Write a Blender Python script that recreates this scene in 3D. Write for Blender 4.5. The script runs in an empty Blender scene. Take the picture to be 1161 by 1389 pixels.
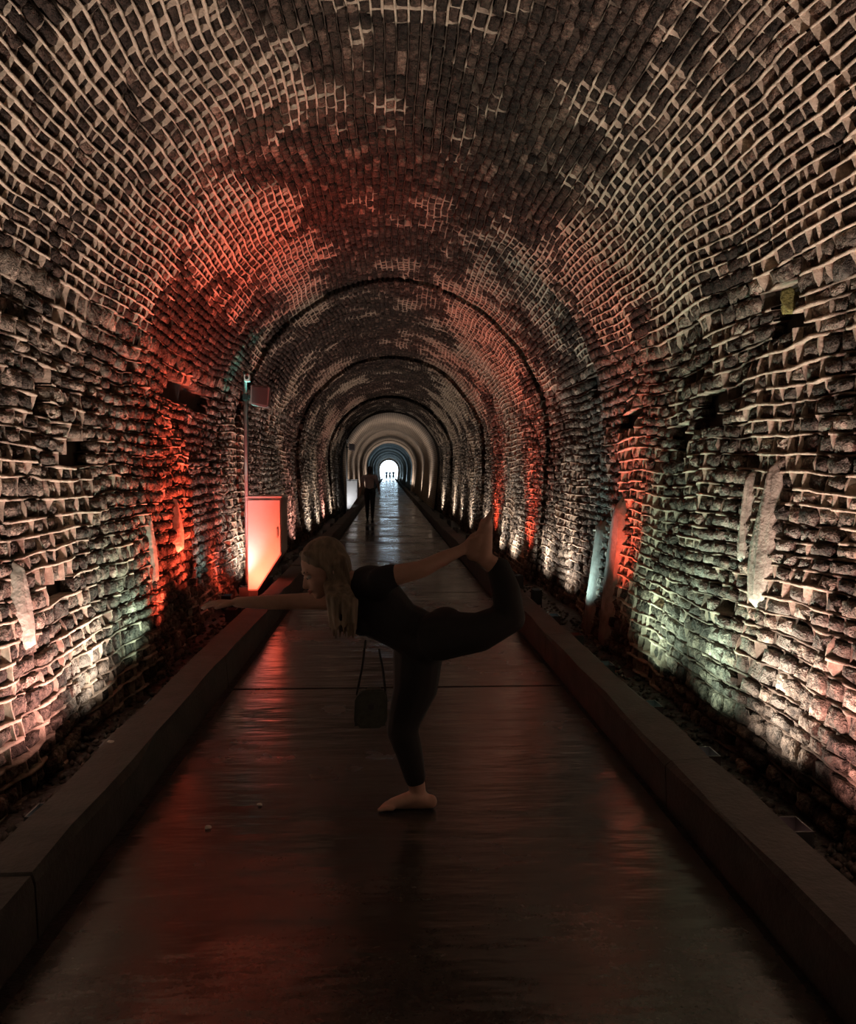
import bpy, bmesh, math, random
import numpy as np
from mathutils import Vector, Matrix, Quaternion

random.seed(7)
rng = np.random.default_rng(11)
scene = bpy.context.scene
COL = scene.collection

# ------------------------------------------------------------------ camera
F = 1118.0
CAM_H = 1.5
VP = (527.0, 640.0)
cam_d = bpy.data.cameras.new('camera')
cam = bpy.data.objects.new('camera', cam_d)
COL.objects.link(cam)
cam_d.sensor_fit = 'HORIZONTAL'
cam_d.sensor_width = 36.0
cam_d.lens = 36.0 * F / 1161.0
cam_d.clip_start = 0.05
cam_d.clip_end = 600
cam.location = (0, 0, CAM_H)
pitch = -math.atan((694.5 - VP[1]) / F)
yaw = -math.atan((580.5 - VP[0]) / F)
cam.rotation_euler = (math.pi / 2 + pitch, 0, yaw)
scene.camera = cam
RC = cam.rotation_euler.to_matrix()


def at(px, py, Y):
    """photo pixel -> world point on the cross-section plane at distance Y"""
    d = RC @ Vector(((px - 580.5) / F, -(py - 694.5) / F, -1.0))
    t = Y / d.y
    return Vector((d.x * t, Y, CAM_H + d.z * t))


def project(P):
    """world points (N,3) -> pixels (N,2)"""
    R = np.array(RC)
    q = (np.asarray(P) - np.array([0, 0, CAM_H])) @ R
    z = np.minimum(q[:, 2], -0.05)
    return np.stack([580.5 + F * q[:, 0] / -z, 694.5 - F * q[:, 1] / -z], 1)


# ------------------------------------------------------------------ world, exposure
world = bpy.data.worlds.new('World')
scene.world = world
world.use_nodes = True
wn = world.node_tree
bg = wn.nodes['Background']
bg.inputs['Color'].default_value = (0.62, 0.83, 1.0, 1)
bg.inputs['Strength'].default_value = 6.0
vs = scene.view_settings
scene.display_settings.display_device = 'sRGB'
vs.view_transform = 'Standard'
vs.look = 'None'
vs.gamma = 1.0
vs.use_curve_mapping = False
vs.exposure = 0.2
scene.cycles.max_bounces = 4
scene.cycles.diffuse_bounces = 3
scene.cycles.glossy_bounces = 2
scene.cycles.caustics_reflective = False
POWER = 1.0            # common factor for all the tunnel lamps

# ------------------------------------------------------------------ materials


def new_mat(name):
    m = bpy.data.materials.new(name)
    m.use_nodes = True
    nt = m.node_tree
    b = nt.nodes['Principled BSDF']
    return m, nt, b


def N(nt, t, **kw):
    n = nt.nodes.new(t)
    for k, v in kw.items():
        if k in n.inputs.keys() if hasattr(n.inputs, 'keys') else False:
            n.inputs[k].default_value = v
        else:
            setattr(n, k, v)
    return n


def ramp(nt, stops):
    r = nt.nodes.new('ShaderNodeValToRGB')
    e = r.color_ramp.elements
    while len(e) < len(stops):
        e.new(0.5)
    for i, (p, c) in enumerate(stops):
        e[i].position = p
        e[i].color = (c[0], c[1], c[2], 1)
    return r


def mixc(nt, fac, a, b, blend='MIX'):
    m = nt.nodes.new('ShaderNodeMix')
    m.data_type = 'RGBA'
    m.blend_type = blend
    for sock, v in ((m.inputs[0], fac), (m.inputs[6], a), (m.inputs[7], b)):
        if hasattr(v, 'is_output'):
            nt.links.new(v, sock)
        elif isinstance(v, (int, float)):
            sock.default_value = v
        else:
            sock.default_value = (v[0], v[1], v[2], 1)
    return m.outputs[2]


def pos_noise(nt, scale, detail=3, rough=0.6, stretch=None):
    g = nt.nodes.new('ShaderNodeNewGeometry')
    n = nt.nodes.new('ShaderNodeTexNoise')
    n.inputs['Scale'].default_value = scale
    n.inputs['Detail'].default_value = detail
    n.inputs['Roughness'].default_value = rough
    src = g.outputs['Position']
    if stretch:
        mp = nt.nodes.new('ShaderNodeMapping')
        mp.inputs['Scale'].default_value = stretch
        nt.links.new(src, mp.inputs['Vector'])
        src = mp.outputs['Vector']
    nt.links.new(src, n.inputs['Vector'])
    return n.outputs['Fac']


def mapr(nt, v, a, b, c=0.0, d=1.0):
    m = nt.nodes.new('ShaderNodeMapRange')
    m.inputs[1].default_value = a
    m.inputs[2].default_value = b
    m.inputs[3].default_value = c
    m.inputs[4].default_value = d
    nt.links.new(v, m.inputs[0])
    return m.outputs[0]


def bump(nt, b, h, strength, dist):
    n = nt.nodes.new('ShaderNodeBump')
    n.inputs['Strength'].default_value = strength
    n.inputs['Distance'].default_value = dist
    nt.links.new(h, n.inputs['Height'])
    nt.links.new(n.outputs['Normal'], b.inputs['Normal'])


def rnd_value(nt):
    at_ = nt.nodes.new('ShaderNodeAttribute')
    at_.attribute_name = 'rnd'
    oi = nt.nodes.new('ShaderNodeObjectInfo')
    a = nt.nodes.new('ShaderNodeMath')
    a.operation = 'ADD'
    nt.links.new(at_.outputs['Fac'], a.inputs[0])
    nt.links.new(oi.outputs['Random'], a.inputs[1])
    f = nt.nodes.new('ShaderNodeMath')
    f.operation = 'FRACT'
    nt.links.new(a.outputs[0], f.inputs[0])
    return f.outputs[0]


def masonry(name, stops, stain, stain_rng, rough=0.85):
    m, nt, b = new_mat(name)
    r = ramp(nt, stops)
    nt.links.new(rnd_value(nt), r.inputs[0])
    grain = pos_noise(nt, 30, 2, 0.65)
    c = mixc(nt, 0.9, r.outputs[0], ramp_out(nt, grain, [(0.3, (0.25, 0.25, 0.25)), (0.7, (2.0, 1.95, 1.9))]), 'MULTIPLY')
    c = mixc(nt, 0.8, c, ramp_out(nt, pos_noise(nt, 9, 2, 0.6), [(0.3, (0.4, 0.4, 0.4)), (0.7, (1.7, 1.65, 1.6))]), 'MULTIPLY')
    st = pos_noise(nt, 1.15, 3, 0.62)
    c = mixc(nt, mapr(nt, st, *stain_rng), c, stain)
    nt.links.new(c, b.inputs['Base Color'])
    b.inputs['Roughness'].default_value = rough
    b.inputs['Specular IOR Level'].default_value = 0.25
    bump(nt, b, pos_noise(nt, 26, 3, 0.75), 1.0, 0.045)
    return m


def ramp_out(nt, v, stops):
    r = ramp(nt, stops)
    nt.links.new(v, r.inputs[0])
    return r.outputs[0]


M_BRICK = masonry('vault brick', [(0.0, (0.022, 0.016, 0.014)), (0.5, (0.042, 0.029, 0.024)), (0.85, (0.075, 0.050, 0.041)), (1.0, (0.17, 0.118, 0.095))],
                  (0.115, 0.085, 0.062), (0.55, 0.75, 0.0, 0.7))
M_STONE = masonry('wall stone', [(0.0, (0.045, 0.037, 0.032)), (0.5, (0.10, 0.082, 0.069)), (0.85, (0.17, 0.14, 0.116)), (1.0, (0.30, 0.25, 0.21))],
                  (0.42, 0.38, 0.33), (0.54, 0.72, 0.0, 0.75))

M_MORTAR, nt, b = new_mat('lime mortar')
a_ = nt.nodes.new('ShaderNodeAttribute')
a_.attribute_name = 'pale'
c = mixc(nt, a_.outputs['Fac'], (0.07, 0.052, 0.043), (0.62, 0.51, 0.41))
c = mixc(nt, 0.8, c, ramp_out(nt, pos_noise(nt, 22, 4), [(0.25, (0.45, 0.43, 0.4)), (0.7, (1.25, 1.22, 1.2))]), 'MULTIPLY')
nt.links.new(c, b.inputs['Base Color'])
b.inputs['Roughness'].default_value = 0.9
b.inputs['Specular IOR Level'].default_value = 0.2
bump(nt, b, pos_noise(nt, 70, 4), 0.8, 0.01)

M_BACK, nt, b = new_mat('joint backing')
nt.links.new(ramp_out(nt, pos_noise(nt, 9, 4), [(0.3, (0.02, 0.016, 0.013)), (0.7, (0.06, 0.048, 0.04))]), b.inputs['Base Color'])
b.inputs['Roughness'].default_value = 0.95

M_FAR, nt, b = new_mat('far lining')
uv = nt.nodes.new('ShaderNodeUVMap')
br = nt.nodes.new('ShaderNodeTexBrick')
br.inputs['Scale'].default_value = 1.0
br.inputs['Brick Width'].default_value = 0.22
br.inputs['Row Height'].default_value = 0.09
br.inputs['Mortar Size'].default_value = 0.012
br.inputs['Color1'].default_value = (0.19, 0.14, 0.11, 1)
br.inputs['Color2'].default_value = (0.12, 0.09, 0.07, 1)
br.inputs['Mortar'].default_value = (0.3, 0.25, 0.2, 1)
nt.links.new(uv.outputs[0], br.inputs['Vector'])
c = mixc(nt, 0.8, br.outputs['Color'], ramp_out(nt, pos_noise(nt, 0.6, 6, 0.7, (1, 0.35, 1)), [(0.3, (0.5, 0.48, 0.46)), (0.7, (1.6, 1.55, 1.5))]), 'MULTIPLY')
nt.links.new(c, b.inputs['Base Color'])
b.inputs['Roughness'].default_value = 0.85
bump(nt, b, pos_noise(nt, 6, 5), 0.6, 0.06)


def simple(name, col, rough=0.6, metal=0.0, spec=0.5, noise=None, bmp=None):
    m, nt, b = new_mat(name)
    if noise:
        sc, lo, hi = noise
        nt.links.new(mixc(nt, 1.0, col, ramp_out(nt, pos_noise(nt, sc, 5, 0.65), [(0.3, (lo,) * 3), (0.7, (hi,) * 3)]), 'MULTIPLY'), b.inputs['Base Color'])
    else:
        b.inputs['Base Color'].default_value = (*col, 1)
    b.inputs['Roughness'].default_value = rough
    b.inputs['Metallic'].default_value = metal
    b.inputs['Specular IOR Level'].default_value = spec
    if bmp:
        bump(nt, b, pos_noise(nt, bmp[0], 4), bmp[1], bmp[2])
    return m


def emitter(name, col, s):
    m, nt, b = new_mat(name)
    b.inputs['Base Color'].default_value = (0.02, 0.02, 0.02, 1)
    b.inputs['Emission Color'].default_value = (*col, 1)
    b.inputs['Emission Strength'].default_value = s
    return m


# wet concrete walkway: dark, with damp glossy film broken by rougher patches
M_FLOOR, nt, b = new_mat('wet walkway concrete')
c = ramp_out(nt, pos_noise(nt, 1.6, 6, 0.7), [(0.3, (0.028, 0.023, 0.02)), (0.55, (0.05, 0.041, 0.035)), (0.75, (0.075, 0.062, 0.052))])
c = mixc(nt, 0.6, c, ramp_out(nt, pos_noise(nt, 60, 3), [(0.3, (0.6, 0.6, 0.6)), (0.7, (1.4, 1.4, 1.4))]), 'MULTIPLY')
nt.links.new(c, b.inputs['Base Color'])
nt.links.new(mapr(nt, pos_noise(nt, 0.9, 5, 0.6), 0.35, 0.7, 0.10, 0.36), b.inputs['Roughness'])
b.inputs['Specular IOR Level'].default_value = 0.8
bump(nt, b, pos_noise(nt, 3.2, 3, 0.5, (0.6, 2.2, 1)), 0.45, 0.022)

M_KERB = simple('kerb concrete', (0.034, 0.029, 0.025), 0.75, noise=(5, 0.5, 1.5), bmp=(40, 0.6, 0.01))
M_DITCH = simple('wet ditch mud', (0.02, 0.017, 0.014), 0.7, noise=(8, 0.5, 1.5), bmp=(12, 0.8, 0.05))
M_GRAVEL = simple('ditch gravel', (0.05, 0.043, 0.036), 0.75, noise=(25, 0.4, 1.7))
M_CALCITE = simple('calcite flow', (0.5, 0.44, 0.37), 0.45, noise=(7, 0.35, 1.2), bmp=(18, 0.6, 0.03))
M_PATCH = simple('smooth concrete patch', (0.3, 0.265, 0.23), 0.6, noise=(9, 0.6, 1.25), bmp=(26, 0.4, 0.02))
M_MOSS = simple('moss', (0.2, 0.19, 0.06), 0.9, noise=(60, 0.5, 1.6), bmp=(80, 1, 0.02))
M_RING = simple('pale concrete rib', (0.42, 0.34, 0.28), 0.8, noise=(2, 0.7, 1.3))
M_SKIN = simple('skin', (0.44, 0.26, 0.20), 0.5, noise=(30, 0.93, 1.06))
M_TOP = simple('black jersey', (0.012, 0.012, 0.016), 0.85, bmp=(120, 0.3, 0.004))
M_LEG = simple('black leggings', (0.009, 0.009, 0.011), 0.8, bmp=(160, 0.2, 0.003))
M_HAIR, nt, b = new_mat('blonde hair')
nt.links.new(ramp_out(nt, pos_noise(nt, 40, 3, 0.6, (1, 1, 0.12)), [(0.3, (0.09, 0.066, 0.045)), (0.7, (0.27, 0.21, 0.145))]), b.inputs['Base Color'])
b.inputs['Roughness'].default_value = 0.5
M_DARKHAIR = simple('dark hair', (0.03, 0.022, 0.018), 0.6)
M_EYE = simple('eye white', (0.4, 0.37, 0.35), 0.35)
M_IRIS = simple('iris', (0.05, 0.035, 0.03), 0.2)
M_LIP = simple('lip', (0.42, 0.16, 0.14), 0.45)
M_NAIL = simple('nail', (0.6, 0.38, 0.32), 0.3)
M_BAG = simple('grey green canvas', (0.045, 0.05, 0.04), 0.85, noise=(40, 0.7, 1.3), bmp=(150, 0.5, 0.004))
M_STRAP = simple('black webbing', (0.015, 0.015, 0.014), 0.8)
M_BLACK = simple('black powder coat', (0.012, 0.012, 0.012), 0.55)
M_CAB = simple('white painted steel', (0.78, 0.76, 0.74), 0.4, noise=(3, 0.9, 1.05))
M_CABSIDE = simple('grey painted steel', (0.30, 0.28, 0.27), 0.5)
M_STEEL = simple('galvanised steel', (0.55, 0.57, 0.57), 0.5, metal=0.25)
M_SPK = simple('speaker grey plastic', (0.28, 0.22, 0.22), 0.5)
M_GRILLE = simple('speaker grille', (0.12, 0.1, 0.1), 0.6, metal=0.4)
M_SHIRT = simple('grey mauve shirt', (0.45, 0.38, 0.41), 0.9)
M_TROUSER = simple('black trousers', (0.012, 0.012, 0.015), 0.85)
M_SHOE = simple('dark shoe', (0.02, 0.018, 0.018), 0.7)
M_BLUE = simple('blue jacket', (0.04, 0.10, 0.22), 0.85)
M_GREY = simple('grey coat', (0.10, 0.11, 0.13), 0.85)
M_GROUND = simple('pale paving', (0.45, 0.44, 0.42), 0.8, noise=(2, 0.8, 1.2))
M_CHIP = simple('pale stone chip', (0.55, 0.5, 0.45), 0.7)

# ------------------------------------------------------------------ mesh helpers


def link(o, parent=None):
    COL.objects.link(o)
    if parent:
        o.parent = parent
    return o


def mesh_obj(name, verts, faces, mat, parent=None, smooth=False):
    me = bpy.data.meshes.new(name)
    me.from_pydata([tuple(v) for v in verts], [], faces)
    me.materials.append(mat)
    if smooth:
        me.polygons.foreach_set('use_smooth', [True] * len(me.polygons))
    me.update()
    return link(bpy.data.objects.new(name, me), parent)


def np_mesh(name, V, Fc, mat, parent=None, attr=None, smooth=False):
    """V (n,3), Fc (m,k) uniform polygons"""
    me = bpy.data.meshes.new(name)
    k = Fc.shape[1]
    me.vertices.add(len(V))
    me.vertices.foreach_set('co', V.astype(np.float32).ravel())
    me.loops.add(Fc.size)
    me.loops.foreach_set('vertex_index', Fc.astype(np.int32).ravel())
    me.polygons.add(len(Fc))
    me.polygons.foreach_set('loop_start', np.arange(0, Fc.size, k, dtype=np.int32))
    me.update(calc_edges=True)
    if attr:
        for an, av in attr.items():
            a = me.attributes.new(an, 'FLOAT', 'POINT')
            a.data.foreach_set('value', av.astype(np.float32))
    if smooth:
        me.polygons.foreach_set('use_smooth', [True] * len(me.polygons))
    me.materials.append(mat)
    me.validate()
    return link(bpy.data.objects.new(name, me), parent)


def bm_obj(name, bm, mat, parent=None, smooth=False, loc=None):
    me = bpy.data.meshes.new(name)
    bmesh.ops.recalc_face_normals(bm, faces=bm.faces)
    bm.to_mesh(me)
    bm.free()
    me.materials.append(mat)
    if smooth:
        me.polygons.foreach_set('use_smooth', [True] * len(me.polygons))
    o = link(bpy.data.objects.new(name, me), parent)
    if loc:
        o.location = loc
    return o


def add_box(bm, x0, x1, y0, y1, z0, z1, bev=0.0):
    vs_ = [bm.verts.new((x, y, z)) for x in (x0, x1) for y in (y0, y1) for z in (z0, z1)]
    fs = [(0, 1, 3, 2), (4, 6, 7, 5), (0, 4, 5, 1), (2, 3, 7, 6), (0, 2, 6, 4), (1, 5, 7, 3)]
    faces = [bm.faces.new([vs_[i] for i in f]) for f in fs]
    if bev:
        es = list({e for f in faces for e in f.edges})
        bmesh.ops.bevel(bm, geom=es, offset=bev, segments=2, affect='EDGES')


def box_obj(name, b6, mat, parent=None, bev=0.0):
    bm = bmesh.new()
    add_box(bm, *b6, bev)
    return bm_obj(name, bm, mat, parent)


def add_prism(bm, poly, axis, a, b_, bev=0.0):
    """poly list of 2D points extruded along axis ('x','y')"""
    def mk(p, t):
        return (t, p[0], p[1]) if axis == 'x' else (p[0], t, p[1])
    A = [bm.verts.new(mk(p, a)) for p in poly]
    B = [bm.verts.new(mk(p, b_)) for p in poly]
    fs = [bm.faces.new(A), bm.faces.new(B[::-1])]
    for i in range(len(poly)):
        j = (i + 1) % len(poly)
        fs.append(bm.faces.new((A[i], B[i], B[j], A[j])))
    if bev:
        es = list({e for f in fs for e in f.edges})
        bmesh.ops.bevel(bm, geom=es, offset=bev, segments=2, affect='EDGES')


def add_tube(bm, pts, rad, seg=10, cap=True):
    pts = [Vector(p) for p in pts]
    n = len(pts)
    rads = rad if isinstance(rad, (list, tuple)) else [rad] * n
    prev = None
    rings = []
    for i, p in enumerate(pts):
        t = (pts[min(i + 1, n - 1)] - pts[max(i - 1, 0)]).normalized()
        if prev is None:
            u = t.orthogonal().normalized()
        else:
            u = (prev - t * prev.dot(t)).normalized()
        prev = u
        v = t.cross(u)
        rings.append([bm.verts.new(p + (u * math.cos(2 * math.pi * k / seg) + v * math.sin(2 * math.pi * k / seg)) * rads[i]) for k in range(seg)])
    for a, b_ in zip(rings, rings[1:]):
        for k in range(seg):
            bm.faces.new((a[k], a[(k + 1) % seg], b_[(k + 1) % seg], b_[k]))
    if cap:
        bm.faces.new(rings[0][::-1])
        bm.faces.new(rings[-1])


def tag(o, label, cat=None, group=None, kind=None):
    if label:
        o['label'] = label
    if cat:
        o['category'] = cat
    if group:
        o['group'] = group
    if kind:
        o['kind'] = kind
    return o


def empty(name, loc, rz=0.0):
    o = bpy.data.objects.new(name, None)
    o.empty_display_size = 0.1
    o.location = loc
    o.rotation_euler = (0, 0, rz)
    COL.objects.link(o)
    return o


# ------------------------------------------------------------------ tunnel profile
XC = 0.08                 # tunnel axis, slightly to the right of the camera
HW = 2.1                  # half width at the springing
ZS = 1.95                 # springing height
RISE = 2.15
ZB = -0.32                # foot of the walls in the ditch
END = 165.0
BACK = -12.0
NEAR_END = 36.0           # masonry pieces are modelled up to here


def half_profile(n_wall=60, n_arc=120):
    pts = []
    for i in range(n_wall):
        z = ZB + (ZS - ZB) * i / n_wall
        q = (ZS - z) / (ZS - ZB)
        pts.append((HW - 0.19 * q ** 1.7, z))
    for i in range(n_arc + 1):
        a = math.pi / 2 * i / n_arc
        pts.append((HW * math.cos(a), ZS + RISE * math.sin(a)))
    return pts


_h = half_profile()
PROF = np.array([(-x, z) for x, z in _h] + [(x, z) for x, z in _h[::-1]][1:])
_seg = np.linalg.norm(np.diff(PROF, axis=0), axis=1)
SARC = np.concatenate([[0], np.cumsum(_seg)])
STOT = SARC[-1]
_tan = np.gradient(PROF, SARC, axis=0)
_tan /= np.linalg.norm(_tan, axis=1)[:, None]


def prof(s):
    s = np.asarray(s, float)
    x = np.interp(s, SARC, PROF[:, 0])
    z = np.interp(s, SARC, PROF[:, 1])
    tx = np.interp(s, SARC, _tan[:, 0])
    tz = np.interp(s, SARC, _tan[:, 1])
    l = np.hypot(tx, tz)
    return x + XC, z, tx / l, tz / l      # inward normal is (tz, -tx)


def s_at_height(z):
    """arc length on the left wall at height z (walls and haunch)"""
    half = SARC <= STOT / 2
    return float(np.interp(z, PROF[half, 1], SARC[half]))


S_WALL = s_at_height(2.62)          # rubble walls up to here, brick vault above

SECTIONS = [(BACK, -5.4, 0.03), (-5.4, -1.9, 0.0), (-1.9, 3.4, 0.02), (3.4, 6.95, 0.0), (6.95, 8.65, 0.035), (8.65, 12.2, 0.19), (12.2, 16.0, 0.12),
            (16.0, 20.2, 0.20), (20.2, 24.6, 0.10), (24.6, 30.0, 0.17), (30.0, NEAR_END, 0.05)]


def off_at(y):
    y = np.asarray(y, float)
    o = np.zeros_like(y) + SECTIONS[-1][2]
    for a, b_, v in SECTIONS:
        o = np.where((y >= a) & (y < b_), v, o)
    return o


def P3(s, y, d, extra=0.0):
    """surface point: d metres inward from the nominal lining; section step applied"""
    x, z, tx, tz = prof(s)
    k = d - extra
    return np.stack([x + tz * k, np.broadcast_to(np.asarray(y, float), x.shape), z - tx * k], -1)


# value noise ------------------------------------------------------
_tab = rng.random((256, 256))


def vnoise(a, b_):
    a = np.asarray(a, float)
    b_ = np.asarray(b_, float)
    i = np.floor(a).astype(int)
    j = np.floor(b_).astype(int)
    fa = a - i
    fb = b_ - j
    fa = fa * fa * (3 - 2 * fa)
    fb = fb * fb * (3 - 2 * fb)
    g = lambda p, q: _tab[p % 256, q % 256]
    return (g(i, j) * (1 - fa) + g(i + 1, j) * fa) * (1 - fb) + (g(i, j + 1) * (1 - fa) + g(i + 1, j + 1) * fa) * fb


def fbm(a, b_):
    return 0.55 * vnoise(a, b_) + 0.3 * vnoise(a * 2.1 + 17, b_ * 2.1 + 5) + 0.15 * vnoise(a * 4.3 + 3, b_ * 4.3 + 41)


def sstep(x, a, b_):
    t = np.clip((x - a) / (b_ - a), 0, 1)
    return t * t * (3 - 2 * t)


def warp(s, y):
    return (vnoise(s * 1.6 + 70, y * 1.1 + 13) - 0.5) * 0.075 + (vnoise(s * 4 + 7, y * 3.1 + 3) - 0.5) * 0.022


def bulge(s, y):
    return (vnoise(s * 1.2 + 44, y * 0.9 + 29) - 0.5) * 0.07 + (vnoise(s * 3.3 + 4, y * 2.7 + 9) - 0.5) * 0.025


# ------------------------------------------------------------------ structure: backing shells
def shell(name, s0, s1, mat):
    ss = np.linspace(s0, s1, 40)
    V, Fq = [], []
    def ring(y, off, depth):
        V.append(P3(ss, y, -depth, off))
        return len(V) - 1
    rings = []
    for a, b_, o in SECTIONS:
        n = max(2, int((b_ - a) / 1.5))
        for y in np.linspace(a, b_, n):
            rings.append(ring(y, o, 0.125))
    rings.append(ring(NEAR_END, 0.0, -0.03))
    m = len(ss)
    for r in range(len(rings) - 1):
        for k in range(m - 1):
            Fq.append((r * m + k, r * m + k + 1, (r + 1) * m + k + 1, (r + 1) * m + k))
    V = np.concatenate(V)
    o = np_mesh(name, V, np.array(Fq), mat)
    return o


wall_left = tag(shell('wall_left', 0, S_WALL, M_BACK), 'rough stone side wall of the tunnel behind the cabinets', kind='structure')
wall_right = tag(shell('wall_right', STOT - S_WALL, STOT, M_BACK), 'rough stone side wall of the tunnel opposite the cabinets', kind='structure')
ceiling = tag(shell('ceiling', S_WALL, STOT - S_WALL, M_BACK), 'arched brick vault of the tunnel with pale mortar joints', kind='structure')

# far lining, beyond the distance where single bricks can be told apart
ss = np.linspace(0, STOT, 70)
FAR = [(NEAR_END, 52.0, 0.0), (52.0, 70.0, 0.07), (70.0, 71.2, 0.02), (71.2, 104, 0.06), (104, 130, 0.0), (130, END, 0.05)]
V, UV, rows = [], [], 0
for a, b_, o in FAR:
    for y in np.linspace(a, b_, max(2, int((b_ - a) / 2.0))):
        p = P3(ss, y, 0.0, o)
        lump = (vnoise(ss * 2.3, np.full_like(ss, y * 0.8)) - 0.5) * 0.05
        x, z, tx, tz = prof(ss)
        p[:, 0] += tz * lump
        p[:, 2] += -tx * lump
        V.append(p)
        UV.append(np.stack([np.full_like(ss, y), ss], 1))
        rows += 1
m = len(ss)
Fq = np.array([(r * m + k, r * m + k + 1, (r + 1) * m + k + 1, (r + 1) * m + k) for r in range(rows - 1) for k in range(m - 1)])
far = np_mesh('wall_far', np.concatenate(V), Fq, M_FAR)
UVc = np.concatenate(UV)
ul = far.data.uv_layers.new(name='UVMap')
li = np.zeros(len(far.data.loops), dtype=np.int32)
far.data.loops.foreach_get('vertex_index', li)
ul.data.foreach_set('uv', UVc[li].astype(np.float32).ravel())
tag(far, 'distant brown tunnel lining narrowing towards daylight', kind='structure')

# pale concrete rib around the far part of the tunnel and the portal surround
def arch_rib(name, y0, y1, d, mat, label):
    ssr = np.linspace(0, STOT, 60)
    A = P3(ssr, y0, d); B = P3(ssr, y1, d); A0 = P3(ssr, y0, -0.3); B0 = P3(ssr, y1, -0.3)
    V = np.concatenate([A0, A, B, B0]); m = len(ssr)
    Fq = [(r * m + k, r * m + k + 1, (r + 1) * m + k + 1, (r + 1) * m + k) for r in range(3) for k in range(m - 1)]
    return tag(np_mesh(name, V, np.array(Fq), mat), label, kind='structure')


arch_rib('trim_1', 70.0, 71.2, 0.14, M_RING, 'pale concrete arch rib ringing the distant tunnel')
arch_rib('trim_2', END - 0.8, END, 0.30, M_RING, 'stone surround of the far tunnel mouth')

# unseen plug added behind the camera, keeps daylight out of the open tunnel
bm = bmesh.new()
add_box(bm, XC - 2.6, XC + 2.6, BACK - 0.3, BACK, -0.5, 4.6)
tag(bm_obj('daylight_plug', bm, M_KERB), 'unseen plug added behind the viewer to keep daylight out of the tunnel', kind='structure')

# ------------------------------------------------------------------ floor, kerbs, ditches
FL, FR = -1.08, 1.215
KIL, KIR = -1.157, 1.268
KOL, KOR = -1.36, 1.46
HK = 0.2
floor = tag(box_obj('floor', (KIL - 0.05, KIR + 0.05, BACK, END, -0.45, -0.02), M_DITCH), 'dark wet concrete walkway running down the tunnel', kind='structure')
ys = [BACK]
y = 5.68 - 4.5 * 4
while y < 60:
    if y > BACK + 0.5:
        ys.append(y)
    y += 4.5
ys += [90, 125, END]
for a, b_ in zip(ys, ys[1:]):
    bm = bmesh.new()
    add_box(bm, FL, FR, a + 0.008, b_ - 0.008, -0.06, 0.0 + random.uniform(-0.002, 0.002), 0.006)
    bm_obj('slab', bm, M_FLOOR, floor)

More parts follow.
